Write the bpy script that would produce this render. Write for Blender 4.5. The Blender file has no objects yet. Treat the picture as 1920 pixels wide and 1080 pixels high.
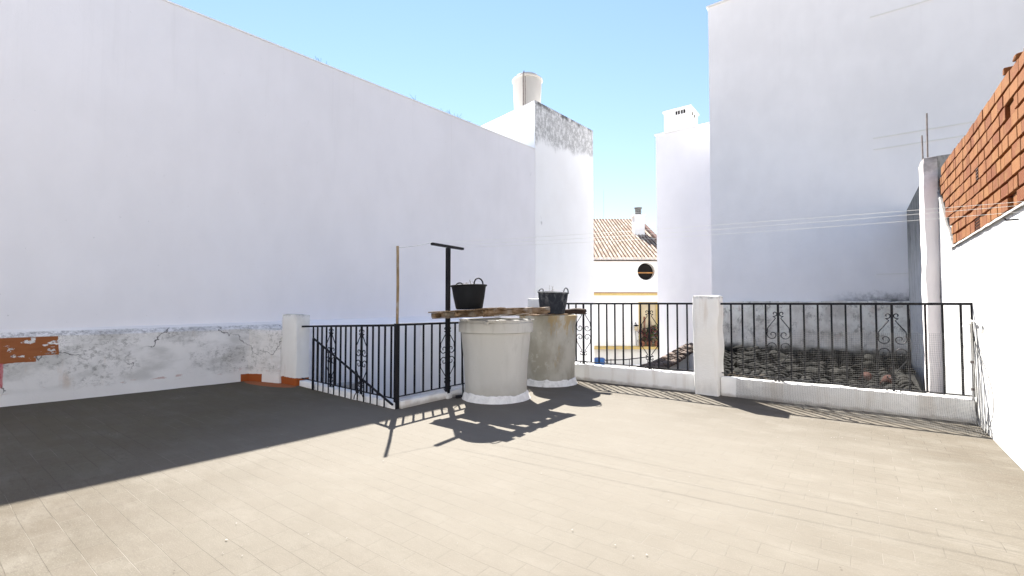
import bpy, math, random
from mathutils import Vector, noise
R=math.radians
random.seed(7)
S=bpy.context.scene
# ------------------------------------------------------------------ camera, sky, sun, exposure
cam=bpy.data.cameras.new('camera'); co=bpy.data.objects.new('camera',cam); S.collection.objects.link(co)
cam.sensor_width=36; cam.lens=36*870/1920; cam.clip_start=.05; cam.clip_end=3000
co.location=(0,0,1.2); co.rotation_euler=(R(90+1.909),0,R(36.8)); S.camera=co
SUN=Vector((-.742,.670,1.115)).normalized()
w=bpy.data.worlds.new('World'); S.world=w; w.use_nodes=True
nt=w.node_tree; nt.nodes.clear()
sk=nt.nodes.new('ShaderNodeTexSky'); sk.sky_type='NISHITA'; sk.sun_disc=False
sk.sun_elevation=R(48.1); sk.sun_rotation=math.atan2(-.742,.670); sk.air_density=1.9; sk.dust_density=0; sk.ozone_density=6; sk.altitude=0
bg=nt.nodes.new('ShaderNodeBackground'); bg.inputs[1].default_value=.05
ou=nt.nodes.new('ShaderNodeOutputWorld'); tn=nt.nodes.new('ShaderNodeMix'); tn.data_type='RGBA'; tn.blend_type='MULTIPLY'; tn.inputs[0].default_value=1; tn.inputs[7].default_value=(1.0,.90,.96,1)
nt.links.new(sk.outputs[0],tn.inputs[6]); nt.links.new(tn.outputs[2],bg.inputs[0]); nt.links.new(bg.outputs[0],ou.inputs[0])
sl=bpy.data.lights.new('sun','SUN'); sl.energy=5; sl.angle=R(.5); sl.color=(1,.965,.9)
so=bpy.data.objects.new('sun',sl); S.collection.objects.link(so); so.rotation_euler=SUN.to_track_quat('Z','Y').to_euler()
S.view_settings.view_transform='Standard'; S.view_settings.look='None'; S.view_settings.gamma=1; S.view_settings.use_curve_mapping=False
S.view_settings.exposure=1.96
S.render.engine='CYCLES'; S.cycles.max_bounces=10; S.cycles.diffuse_bounces=6

# ------------------------------------------------------------------ material helpers
class N:
    def __init__(s,name,rough=.9,spec=.3):
        s.m=bpy.data.materials.new(name); s.m.use_nodes=True; s.t=s.m.node_tree
        s.b=s.t.nodes['Principled BSDF']; s.b.inputs['Roughness'].default_value=rough; s.b.inputs['Specular IOR Level'].default_value=spec
        g=s.t.nodes.new('ShaderNodeNewGeometry'); s.P=g.outputs['Position']
        q=s.t.nodes.new('ShaderNodeSeparateXYZ'); s.l(s.P,q.inputs[0]); s.X,s.Y,s.Z=q.outputs
    def l(s,a,b):
        if hasattr(a,'is_output'): s.t.links.new(a,b)
        else: b.default_value=a
    def ma(s,op,a,b=0.,c=0.):
        n=s.t.nodes.new('ShaderNodeMath'); n.operation=op
        s.l(a,n.inputs[0]); s.l(b,n.inputs[1]); s.l(c,n.inputs[2]); return n.outputs[0]
    def vec(s,sc=(1,1,1),off=(0,0,0)):
        n=s.t.nodes.new('ShaderNodeMapping'); n.inputs['Scale'].default_value=sc; n.inputs['Location'].default_value=off
        s.l(s.P,n.inputs[0]); return n.outputs[0]
    def noi(s,scale=1,sc=(1,1,1),det=4,off=(0,0,0),rough=.55,dist=0):
        n=s.t.nodes.new('ShaderNodeTexNoise'); n.inputs['Scale'].default_value=scale; n.inputs['Detail'].default_value=det
        n.inputs['Roughness'].default_value=rough; n.inputs['Distortion'].default_value=dist
        s.l(s.vec(sc,off),n.inputs['Vector']); return n.outputs[0]
    def vor(s,scale,sc=(1,1,1),feat='DISTANCE_TO_EDGE'):
        n=s.t.nodes.new('ShaderNodeTexVoronoi'); n.feature=feat; n.inputs['Scale'].default_value=scale
        s.l(s.vec(sc),n.inputs['Vector']); return n.outputs['Distance'] if feat!='COLOR' else n.outputs['Color']
    def ss(s,v,a,b):  # smoothstep mask a..b
        n=s.t.nodes.new('ShaderNodeMapRange'); n.interpolation_type='SMOOTHSTEP'
        s.l(v,n.inputs[0]); s.l(a,n.inputs[1]); s.l(b,n.inputs[2]); return n.outputs[0]
    def mix(s,f,a,b,mode='MIX'):
        n=s.t.nodes.new('ShaderNodeMix'); n.data_type='RGBA'; n.blend_type=mode
        s.l(f,n.inputs[0])
        for k,c in ((6,a),(7,b)):
            if hasattr(c,'is_output'): s.t.links.new(c,n.inputs[k])
            else: n.inputs[k].default_value=(*c,1)
        return n.outputs[2]
    def mul(s,*v):
        o=v[0]
        for x in v[1:]: o=s.ma('MULTIPLY',o,x)
        return o
    def inv(s,a): return s.ma('SUBTRACT',1.,a)
    def bump(s,h,st=.3,d=.01):
        n=s.t.nodes.new('ShaderNodeBump'); n.inputs['Strength'].default_value=st; n.inputs['Distance'].default_value=d
        s.l(h,n.inputs['Height']); s.l(n.outputs[0],s.b.inputs['Normal'])
    def col(s,c):
        if hasattr(c,'is_output'): s.t.links.new(c,s.b.inputs['Base Color'])
        else: s.b.inputs['Base Color'].default_value=(*c,1)
        return s.m
M={}
def plaster(name,base,amt=.05,seed=0,bumpst=.35,speck=.0):
    n=N(name,.92,.2); big=n.noi(.55,off=(seed,seed,0),det=3); mid=n.noi(3.,(1,1,.5),off=(seed,0,0),det=5)
    v=n.ma('ADD',n.ma('MULTIPLY',big,.6),n.ma('MULTIPLY',mid,.4))
    lo=tuple(c*(1-amt*1.6) for c in base); hi=tuple(min(.93,c*(1+amt*.6)) for c in base)
    c=n.mix(n.ss(v,.3,.7),lo,hi)
    if speck:
        sp=n.mul(n.ss(n.noi(1.6,(1,1,.7),det=6,rough=.75,off=(3+seed,1,2)),.66,.74),n.ss(n.noi(.35,off=(seed+9,2,2)),.45,.65),speck)
        c=n.mix(sp,c,(.42,.42,.42))
    n.bump(n.ma('ADD',n.noi(60,det=3),n.ma('MULTIPLY',n.noi(9,det=3),1.5)),bumpst,.004)
    return n,c
n,c=plaster('white_wall_paint',(.84,.825,.85),.03,speck=.35); dr=n.mul(n.ss(n.noi(1.4,(1,6,.22),det=6,rough=.7,off=(0,2,3)),.54,.72),n.ss(n.Z,2.2,5.5),.10); c=n.mix(dr,c,(.55,.54,.54))
hc=n.mul(n.ss(n.noi(26,(1,1,1),det=4,off=(1,4,2)),.72,.76),.5); c=n.mix(hc,c,(.45,.45,.46)); M['tall']=n.col(c)
n,c=plaster('white_building_paint',(.91,.89,.89),.035,5,speck=.25)
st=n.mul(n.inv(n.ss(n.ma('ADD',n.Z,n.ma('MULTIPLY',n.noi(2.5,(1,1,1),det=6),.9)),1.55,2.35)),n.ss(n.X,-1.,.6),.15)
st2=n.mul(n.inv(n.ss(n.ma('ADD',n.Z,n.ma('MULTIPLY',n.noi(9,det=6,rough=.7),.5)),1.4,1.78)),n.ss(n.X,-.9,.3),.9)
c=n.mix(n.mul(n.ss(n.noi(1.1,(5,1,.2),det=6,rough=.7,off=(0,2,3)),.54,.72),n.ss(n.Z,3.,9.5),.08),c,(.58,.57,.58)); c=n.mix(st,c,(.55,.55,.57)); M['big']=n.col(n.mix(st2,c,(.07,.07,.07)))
n,c=plaster('clean_white_plaster',(.87,.86,.85),.03,9); M['white']=n.col(c)
n,c=plaster('far_white_plaster',(.82,.81,.78),.03,3); M['farwhite']=n.col(c)
# stained end block of the left building
n,c=plaster('weathered_block_plaster',(.93,.925,.92),.03,2,.8,speck=.6)
lim=n.ma('ADD',n.ma('MULTIPLY',n.noi(1.6,(1,1,.35),det=5,rough=.7),.9),n.ma('MULTIPLY',n.ma('SUBTRACT',n.Y,10.8),-.09))
face=n.ss(n.ma('SUBTRACT',n.X,n.ma('MULTIPLY',n.Y,.0787)),-8.135,-8.125)
top=n.ss(n.ma('ADD',n.Z,n.ma('MULTIPLY',lim,1.)),6.12,6.42)
spk=n.ss(n.noi(11,(1,1,.6),det=9,rough=.85),.43,.55)
c=n.mix(n.mul(top,face,.35),c,(.55,.55,.54))
c=n.mix(n.mul(top,spk,face,.65),c,(.23,.23,.225))
edge=n.mul(face,n.ss(n.ma('ADD',n.Z,n.ma('MULTIPLY',n.noi(5,det=6),.3)),6.98,7.1),n.ss(n.noi(4,det=5,rough=.7),.4,.55),.85)
M['block']=n.col(n.mix(edge,c,(.10,.095,.09)))
# parapet: peeling, mould, cracks, orange remains
n,c=plaster('peeling_parapet_plaster',(.80,.78,.76),.06,4,.9)
c=n.mix(n.ss(n.Y,3.7,4.2),c,(.93,.905,.90))  # stairwell stretch painted lighter to make up for the dim light there
inb=n.mul(n.ss(n.Z,.10,.22),n.inv(n.ss(n.Z,.84,.87)),n.inv(n.ss(n.Y,3.9,4.2)))
a1=n.ss(n.noi(1.3,(1,1,1.6),det=3,off=(4,4.3,1)),.41,.57)
mould=n.mul(n.ss(n.noi(13,(1,1,1.3),det=9,rough=.85),.48,.61),a1,inb)
mould2=n.mul(n.ss(n.ma('ADD',n.Z,n.ma('MULTIPLY',n.noi(9,(1,1,.8),det=7,rough=.8),.34)),.90,1.06),n.ss(n.noi(20,det=6,rough=.8),.45,.58),n.ss(n.noi(1.5,det=3,off=(7,1,0)),.22,.45),inb)
c=n.mix(n.mul(n.ss(n.noi(2.2,(1,1,2.2),det=6,off=(1,9,2)),.42,.66),inb,.55),c,(.42,.41,.385))
c=n.mix(n.mul(n.ss(n.noi(2.7,(2,2,.5),det=4,off=(2,5,2)),.60,.72),inb,.35),c,(.55,.38,.26))
c=n.mix(n.ma('MULTIPLY',mould,.6),c,(.14,.135,.12)); c=n.mix(n.ma('MULTIPLY',mould2,.65),c,(.12,.11,.10))
# cracks
cr=n.t.nodes.new('ShaderNodeTexVoronoi'); cr.feature='DISTANCE_TO_EDGE'; cr.inputs['Scale'].default_value=.75
dn=n.t.nodes.new('ShaderNodeVectorMath'); dn.operation='ADD'
nn=n.t.nodes.new('ShaderNodeTexNoise'); nn.inputs['Scale'].default_value=5; nn.inputs['Detail'].default_value=6; n.l(n.P,nn.inputs['Vector'])
vs=n.t.nodes.new('ShaderNodeVectorMath'); vs.operation='SCALE'; vs.inputs['Scale'].default_value=.45; n.l(nn.outputs['Color'],vs.inputs[0])
n.l(n.P,dn.inputs[0]); n.l(vs.outputs[0],dn.inputs[1]); n.l(dn.outputs[0],cr.inputs['Vector'])
crk=n.mul(n.inv(n.ss(cr.outputs['Distance'],.002,.009)),inb,n.ss(n.noi(1.3,det=2,off=(3,3,3)),.42,.5))
c=n.mix(n.ma('MULTIPLY',crk,.85),c,(.06,.055,.05))
# pink-red remains low down
pk=n.mul(n.ss(n.noi(6,(1,1,4),det=6,rough=.7,off=(2,2,2)),.60,.64),n.mul(n.ss(n.Z,.10,.13),n.inv(n.ss(n.Z,.17,.22))),inb)
c=n.mix(n.ma('MULTIPLY',pk,.8),c,(.42,.16,.11))
wob=n.ma('MULTIPLY',n.ma('SUBTRACT',n.noi(4,det=4),.5),.05)
yy=n.ma('ADD',n.Y,wob); zz=n.ma('ADD',n.Z,wob)
o1=n.mul(n.inv(n.ss(yy,1.245,1.25)),n.ss(zz,.565,.57)); o2=n.mul(n.inv(n.ss(yy,1.055,1.06)),n.ss(zz,.495,.50))
orr=n.mul(n.ma('MAXIMUM',o1,o2),n.inv(n.ss(n.Z,.795,.80)))
flake=n.mul(n.ss(n.noi(5.5,(1,1,1.6),det=7,rough=.65,off=(.3,.35,.4)),.585,.60))
orr=n.mul(orr,n.inv(flake))
oc=n.mix(n.noi(6,(1,1,3),det=5),(.24,.078,.026),(.36,.135,.055)); c=n.mix(orr,c,oc)
red=n.mul(n.inv(n.ss(n.ma('ADD',n.Y,wob),.79,.80)),n.inv(n.ss(n.Z,.5,.51)),n.ss(n.Z,.2,.25)); c=n.mix(n.ma('MULTIPLY',red,.8),c,(.5,.10,.12))
xx=n.ma('ADD',n.X,wob); o3=n.mul(n.ss(xx,-7.66,-7.655),n.inv(n.ss(xx,-7.37,-7.365)),n.inv(n.ss(n.ma('ADD',n.Z,wob),.115,.12)),n.ss(n.Y,3.24,3.25),n.inv(n.ss(n.Y,3.9,4)))
c=n.mix(o3,c,(.33,.085,.022))
M['parapet']=n.col(c)
# pillars and kerbs
def pillar_mat(name,orange=False,seed=0):
    n,c=plaster(name,(.83,.82,.79),.05,seed,.8)
    c=n.mix(n.mul(n.ss(n.noi(3,(1,1,.5),det=6,off=(seed,0,1)),.5,.72),.4),c,(.45,.44,.42))
    tz=n.ss(n.ma('ADD',n.Z,n.ma('MULTIPLY',n.noi(14,det=6,rough=.75,off=(seed,3,0)),.16)),1.33 if not orange else 1.08,1.40 if not orange else 1.14)
    c=n.mix(n.ma('MULTIPLY',tz,.7),c,(.14,.14,.12))
    c=n.mix(n.mul(n.ss(n.noi(2,(3,3,.3),det=5,off=(1,seed,4)),.6,.75),.35),c,(.45,.33,.22))
    if orange: c=n.mix(n.inv(n.ss(n.ma('ADD',n.Z,n.ma('MULTIPLY',n.noi(9,det=3),.05)),.125,.132)),c,(.33,.085,.022))
    return n.col(c)
M['pillar']=pillar_mat('lime_washed_pillar',False,1); M['pillar_o']=pillar_mat('lime_washed_pillar_with_orange_foot',True,6)
n,c=plaster('kerb_plaster',(.89,.88,.85),.06,8,.9)
c=n.mix(n.mul(n.ss(n.noi(2.4,(2.2,1,.25),det=6,off=(0,0,5)),.50,.70),.45),c,(.50,.42,.33))
c=n.mix(n.mul(n.inv(n.ss(n.ma('ADD',n.Z,n.ma('MULTIPLY',n.noi(7,det=6),.08)),.05,.10)),.6),c,(.30,.26,.21)); M['kerb']=n.col(c)
# floor
n=N('terrace_tile',.93,.15)
br=n.t.nodes.new('ShaderNodeTexBrick'); br.offset=.5; br.inputs['Scale'].default_value=1
br.inputs['Brick Width'].default_value=.24; br.inputs['Row Height'].default_value=.1215; br.inputs['Mortar Size'].default_value=.0022; br.inputs['Mortar Smooth'].default_value=.5
br.inputs['Color1'].default_value=(0,0,0,1); br.inputs['Color2'].default_value=(1,1,1,1); br.inputs['Mortar'].default_value=(.5,.5,.5,1)
vv=n.t.nodes.new('ShaderNodeVectorMath'); vv.operation='ADD'; n.l(n.vec((1,1,1),(1.97+.24*40,-.46+.1215*81,0)),vv.inputs[0])
wn=n.t.nodes.new('ShaderNodeTexNoise'); wn.inputs['Scale'].default_value=3; n.l(n.P,wn.inputs['Vector'])
wv=n.t.nodes.new('ShaderNodeVectorMath'); wv.operation='SCALE'; wv.inputs['Scale'].default_value=.012; n.l(wn.outputs['Color'],wv.inputs[0]); n.l(wv.outputs[0],vv.inputs[1])
n.l(vv.outputs[0],br.inputs['Vector'])
joint=br.outputs['Fac']; tid=br.outputs['Color']
big=n.noi(.45,det=3,off=(3,1,0)); mid=n.noi(2.2,(1,1.6,1),det=6,rough=.65); fine=n.noi(30,(.35,1,1),det=6,rough=.75); grit=n.noi(140,det=3)
c=n.mix(n.ss(big,.3,.7),(.086,.073,.055),(.112,.098,.077))
c=n.mix(n.mul(n.ss(mid,.42,.70),.5),c,(.170,.154,.130))
c=n.mix(n.mul(n.ss(n.noi(1.3,(1,2.5,1),det=7,off=(5,5,0),rough=.7),.52,.74),.70),c,(.075,.061,.045))
c=n.mix(n.mul(n.ss(fine,.48,.66),.42),c,(.066,.056,.043)); c=n.mix(n.mul(n.ss(grit,.52,.70),.40),c,(.20,.18,.155))
shade_tint=n.mul(n.inv(n.ss(n.ma('ADD',n.X,n.ma('MULTIPLY',n.noi(1.2,det=4),1.2)),-5.0,-2.9)),n.ma('ADD',.35,n.ma('MULTIPLY',n.ss(n.noi(1.6,(.6,2,1),det=7,rough=.75,off=(6,6,0)),.35,.62),.5))); c=n.mix(shade_tint,c,(.102,.088,.060))  # tone of the tall wall's shadow put into the floor colour
c=n.mix(n.ma('MULTIPLY',tid,.26),c,(.085,.066,.048))
jm=n.mul(joint,n.ss(n.noi(1.7,det=5,off=(8,2,0)),.40,.62)); c=n.mix(n.ma('MULTIPLY',jm,.62),c,(.055,.045,.035))
lj=n.mul(joint,n.inv(n.ss(n.noi(1.7,det=5,off=(8,2,0)),.36,.52)),.5); c=n.mix(n.ma('MULTIPLY',lj,1.5),c,(.180,.162,.138))
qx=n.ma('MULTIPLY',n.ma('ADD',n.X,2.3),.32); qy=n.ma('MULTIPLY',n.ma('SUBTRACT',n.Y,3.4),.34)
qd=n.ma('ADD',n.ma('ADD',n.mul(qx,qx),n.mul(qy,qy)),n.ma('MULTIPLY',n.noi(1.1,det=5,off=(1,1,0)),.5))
c=n.mix(n.mul(n.inv(n.ss(qd,.2,1.7)),.75),c,(.180,.164,.139))  # brighter light mid-floor painted in as a paler centre
# pale splashes
c=n.mix(n.mul(n.ss(n.noi(5,(1,2.,1),det=7,rough=.75,off=(2,7,0)),.70,.76),.55),c,(.30,.285,.26))
# orange paint strip on the floor by the left pillar
dx=n.ma('SUBTRACT',n.X,-7.1); dy=n.ma('SUBTRACT',n.Y,n.ma('ADD',3.42,n.ma('MULTIPLY',dx,.12)))
rr=n.ma('ADD',n.ma('POWER',n.ma('DIVIDE',dx,.62),2.),n.ma('POWER',n.ma('DIVIDE',dy,.17),2.))
om=n.inv(n.ss(n.ma('ADD',rr,n.ma('MULTIPLY',n.noi(6,det=5),.6)),1.1,1.25)); c=n.mix(n.ma('MULTIPLY',om,.85),c,(.36,.12,.05))
n.bump(n.ma('SUBTRACT',n.ma('ADD',n.ma('MULTIPLY',fine,.5),n.ma('MULTIPLY',grit,.5)),n.ma('MULTIPLY',joint,1.5)),.45,.004)
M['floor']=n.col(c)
# simple ones
def simple(name,col,rough=.8,var=.15,scale=8,metal=0,spec=.3,bump=.2,sc=(1,1,1),stain=None):
    n=N(name,rough,spec); n.b.inputs['Metallic'].default_value=metal
    v=n.noi(scale,sc,det=6,rough=.65); c=n.mix(n.ss(v,.3,.7),tuple(x*(1-var) for x in col),tuple(min(.95,x*(1+var)) for x in col))
    if stain: c=n.mix(n.mul(n.ss(n.noi(scale*.6,sc,det=7,rough=.75,off=(4,4,4)),stain[1],stain[1]+.12),stain[2]),c,stain[0])
    if bump: n.bump(n.noi(scale*5,sc,det=4),bump,.003)
    return n.col(c)
M['iron']=simple('black_painted_iron',(.008,.008,.011),.62,.3,20,spec=.22,stain=((.05,.03,.02),.62,.5))
M['oldiron']=simple('weathered_black_iron',(.016,.016,.018),.6,.4,25,spec=.25,stain=((.10,.09,.085),.6,.6))
M['rust']=simple('rusty_steel_pole',(.22,.155,.085),.7,.3,14,sc=(1,1,.4),stain=((.34,.31,.27),.5,.8))
M['rebar']=simple('bare_steel_rod',(.25,.21,.19),.7,.25,14)
M['tub']=simple('black_rubber',(.007,.008,.010),.7,.2,15,spec=.2)
n=N('cement_smeared_rubber',.75,.3); s1=n.ss(n.noi(9,(1,1,.5),det=8,rough=.75),.47,.62)
up=n.ss(n.Z,1.10,1.38); rt=n.ss(n.noi(3,det=3,off=(1,1,1)),.42,.62)
c=n.mix(n.mul(s1,n.ma('ADD',n.ma('MULTIPLY',up,.6),n.ma('MULTIPLY',rt,.45))),(.014,.018,.028),(.17,.18,.195)); M['tub2']=n.col(c)
M['soil']=simple('dry_soil',(.14,.11,.08),.95,.3,30)
M['twig']=simple('dry_stem',(.30,.23,.17),.9,.3,30)
n=N('grey_fibre_cement',.8,.3)
c=n.mix(n.ss(n.noi(2.5,(1,1,.4),det=5),.35,.7),(.50,.495,.47),(.58,.575,.55)); c=n.mix(n.mul(n.ss(n.noi(6,(1,1,.15),det=6,off=(3,0,0)),.55,.75),.35),c,(.36,.35,.315))
c=n.mix(n.mul(n.ss(n.noi(7,(1.3,1.3,.18),det=6,off=(3,7,0),rough=.7),.52,.68),n.ss(n.Z,.25,.9),.4),c,(.30,.285,.25)); c=n.mix(n.mul(n.inv(n.ss(n.ma('ADD',n.Z,n.ma('MULTIPLY',n.noi(5,det=6),.3)),.2,.42)),.45),c,(.33,.31,.27)); c=n.mix(n.mul(n.ss(n.noi(30,det=6,rough=.8),.62,.70),.5),c,(.24,.23,.20))
n.bump(n.noi(40,det=4),.25,.004); M['tank']=n.col(c)
n=N('stained_fibre_cement',.88,.2)
c=n.mix(n.ss(n.noi(4,(1,1,.5),det=7),.35,.65),(.31,.295,.25),(.45,.435,.39))
yel=n.mul(n.ss(n.ma('ADD',n.noi(3.2,(1.6,1.6,.5),det=6,off=(2,3,1),rough=.7),n.ma('MULTIPLY',n.ma('SUBTRACT',n.Z,.5),.28)),.60,.72),.75); c=n.mix(yel,c,(.37,.26,.11))
c=n.mix(n.mul(n.ss(n.noi(5,(1,1,.8),det=8,off=(7,3,1),rough=.75),.56,.66),.6),c,(.55,.535,.49))
c=n.mix(n.mul(n.ss(n.noi(11,(1,1,.6),det=8,off=(5,8,1),rough=.8),.60,.70),.55),c,(.15,.13,.09))
n.bump(n.noi(25,det=6),.4,.005); M['tank2']=n.col(c)
M['mortar']=simple('white_mortar',(.78,.77,.75),.95,.12,12,bump=.9,stain=((.35,.32,.28),.56,.6))
n=N('weathered_wood',.9,.15); gr=n.noi(18,(2.2,.25,2.2),det=6,rough=.7)
c=n.mix(n.ss(gr,.32,.68),(.075,.042,.02),(.28,.20,.13)); c=n.mix(n.mul(n.ss(n.noi(5,det=6,off=(2,2,2)),.48,.66),.75),c,(.34,.31,.27)); n.bump(gr,.6,.006); M['wood']=n.col(c)
M['darkwood']=simple('charred_dark_timber',(.05,.032,.024),.95,.5,14,sc=(.3,2,2),bump=.9,stain=((.25,.22,.20),.62,.6))
# bricks
n=N('hollow_clay_brick',.88,.2)
oi=n.t.nodes.new('ShaderNodeAttribute'); oi.attribute_name='tone'
c=n.mix(oi.outputs['Fac'],(.155,.044,.013),(.245,.100,.032)); c=n.mix(n.mul(n.ss(n.noi(9,det=6),.45,.7),.45),c,(.26,.135,.045))
c=n.mix(n.mul(n.ss(n.noi(3,det=5,off=(3,3,3)),.58,.72),.35),c,(.11,.06,.04))
wv=n.t.nodes.new('ShaderNodeTexWave'); wv.bands_direction='Z'; wv.inputs['Scale'].default_value=32; wv.inputs['Distortion'].default_value=.3; n.l(n.P,wv.inputs['Vector'])
c=n.mix(n.ma('MULTIPLY',wv.outputs['Fac'],.22),c,(.11,.042,.018))
n.bump(n.ma('ADD',wv.outputs['Fac'],n.noi(40,det=4)),.5,.004); M['brick']=n.col(c)
M['bhole']=simple('dark_brick_cavity',(.05,.018,.010),.95,.2,20)
M['bmortar']=simple('dark_old_mortar',(.018,.007,.004),.97,.4,20,bump=.9,stain=((.28,.25,.22),.68,.6))
M['ledge']=simple('grey_cement_ledge',(.30,.285,.265),.95,.3,12,bump=1.,stain=((.55,.53,.5),.5,.6))
# right wall
n,c=plaster('limewashed_boundary_wall',(.56,.555,.545),.03,12,.9)
far=n.ss(n.Y,8.3,9.2); tp=n.ss(n.ma('ADD',n.Z,n.ma('MULTIPLY',n.noi(2.2,(1,1,.7),det=6,rough=.7),1.5)),2.4,3.7)
c=n.mix(n.mul(far,tp,.85),c,(.20,.195,.18)); drk=n.mul(far,n.ss(n.noi(5,(1,1,.35),det=8,rough=.8,off=(1,1,1)),.50,.60),n.ss(n.Z,1.6,2.8),.7); c=n.mix(drk,c,(.07,.07,.065))
nearp=n.mul(n.ss(n.Y,7.3,7.9),n.ss(n.Z,1.2,1.9),n.ss(n.noi(7,(1,1,.3),det=7,rough=.75),.48,.60),.6); c=n.mix(nearp,c,(.30,.30,.27))
lo=n.mul(n.ss(n.Y,4.8,6.),n.inv(n.ss(n.Z,1.2,2.0)),n.ss(n.noi(6,(1,1,.5),det=7,rough=.8,off=(5,2,2)),.52,.61),.65); c=n.mix(lo,c,(.24,.235,.22))
sk2=n.mul(n.ss(n.Z,1.45,1.9),n.ss(n.noi(8,(1,1,.12),det=5,off=(9,2,2)),.58,.68),.5); c=n.mix(sk2,c,(.27,.26,.24)); 
ft=n.mul(n.inv(n.ss(n.ma('ADD',n.Z,n.ma('MULTIPLY',n.noi(4,det=5),.10)),.06,.10)),n.inv(n.ss(n.Y,6,6.3)),.55); c=n.mix(ft,c,(.50,.48,.43)); M['rwall']=n.col(c)
n,c=plaster('pink_grey_render_pier',(.84,.78,.76),.06,4,.9); c=n.mix(n.mul(n.ss(n.ma('ADD',n.Z,n.ma('MULTIPLY',n.noi(6,det=6),.7)),3.2,3.75),.9),c,(.13,.12,.11)); M['pier']=n.col(c)
# stained low wall
n,c=plaster('sooty_render',(.93,.87,.79),.1,14,.9)
c=n.mix(n.mul(n.ss(n.noi(2.2,(1,1,.8),det=7,off=(1,5,0),rough=.7),.42,.64),.6),c,(.46,.41,.35))
c=n.mix(n.mul(n.ss(n.noi(5.5,(1,1,.8),det=8,off=(4,5,0),rough=.8),.52,.62),.6),c,(.22,.195,.165)); c=n.mix(n.mul(n.ss(n.noi(3,det=5,off=(6,5,0)),.60,.7),.4),c,(.62,.50,.42))
c=n.mix(n.inv(n.ss(n.ma('ADD',n.Z,n.ma('MULTIPLY',n.noi(4,det=6),.25)),.10,.34)),c,(.035,.035,.03)); M['soot']=n.col(c)
n=N('mossy_old_tile',.95,.1); at=n.t.nodes.new('ShaderNodeAttribute'); at.attribute_name='tone'
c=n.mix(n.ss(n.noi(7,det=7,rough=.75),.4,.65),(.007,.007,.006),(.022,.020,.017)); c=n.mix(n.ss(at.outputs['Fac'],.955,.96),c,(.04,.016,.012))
c=n.mix(n.mul(n.inv(n.ss(n.ma('ADD',n.Y,n.ma('MULTIPLY',n.noi(4,det=4),.5)),6.95,7.15)),.8),c,(.24,.20,.16)); M['moss']=n.col(c)  # near tile ends painted paler as if lit; moss black also stands for shade
n=N('pale_clay_tile',.85,.2); at=n.t.nodes.new('ShaderNodeAttribute'); at.attribute_name='tone'
c=n.mix(at.outputs['Fac'],(.32,.22,.16),(.54,.44,.35)); c=n.mix(n.mul(n.ss(n.noi(1.2,det=5),.5,.7),.35),c,(.36,.2,.15)); M['tile']=n.col(c)
M['chan']=simple('red_brown_channel_tile',(.085,.045,.032),.9,.3,3)
M['verge']=simple('dark_red_verge_tile',(.10,.04,.03),.9,.3,3)
M['yellow']=simple('ochre_trim_paint',(.56,.42,.17),.8,.08,3); M['brownline']=simple('brown_trim_paint',(.30,.17,.09),.8,.1,3)
M['cream']=simple('cream_shutter_paint',(.50,.42,.28),.7,.06,3); M['darkin']=simple('dark_room',(.012,.010,.009),.9,.2,3); M['woodor']=simple('varnished_beam',(.42,.20,.06),.5,.15,4)
n=N('window_glass',.08,.5); M['glass']=n.col((.03,.035,.04))
M['steelpot']=simple('galvanised_flue',(.34,.33,.31),.5,.15,10,metal=.5)
M['wtank']=simple('cream_fibre_cement',(.60,.56,.50),.85,.06,2,sc=(1,1,.3),stain=((.45,.40,.34),.6,.4))
M['blue']=simple('blue_plastic',(.03,.10,.28),.5,.1,5); M['paleblue']=simple('pale_blue_plastic',(.30,.47,.68),.6,.1,5)
M['leaf']=simple('dark_green_leaf',(.05,.095,.03),.7,.5,9); M['redleaf']=simple('dull_red_leaf',(.18,.05,.05),.7,.4,9); M['terracotta']=simple('terracotta_pot',(.20,.085,.05),.8,.15,9)
M['wire']=simple('galvanised_wire',(.15,.147,.14),.6,.15,20,spec=.4); M['cord']=simple('white_plastic_cord',(.82,.82,.78),.6,.05,9,bump=0)
M['pvc']=simple('white_painted_pipe',(.78,.77,.73),.6,.08,15,stain=((.4,.35,.28),.6,.5))
M['hs']=simple('bounce_house_paint',(.68,.66,.64),.9,.06,1.5); M['street']=simple('pale_concrete_yard',(.36,.35,.33),.95,.12,1.5); M['ground']=simple('dusty_ground',(.30,.27,.23),.95,.2,.3)
M['roofflat']=simple('grey_roof_screed',(.42,.41,.40),.95,.1,2); M['slab']=simple('raw_concrete',(.38,.37,.35),.95,.12,4)
M['chip']=simple('pale_paint_chip',(.24,.23,.21),.9,.08,30,bump=0); M['dchip']=simple('dark_crumb',(.07,.055,.045),.9,.3,30,bump=0)

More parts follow.
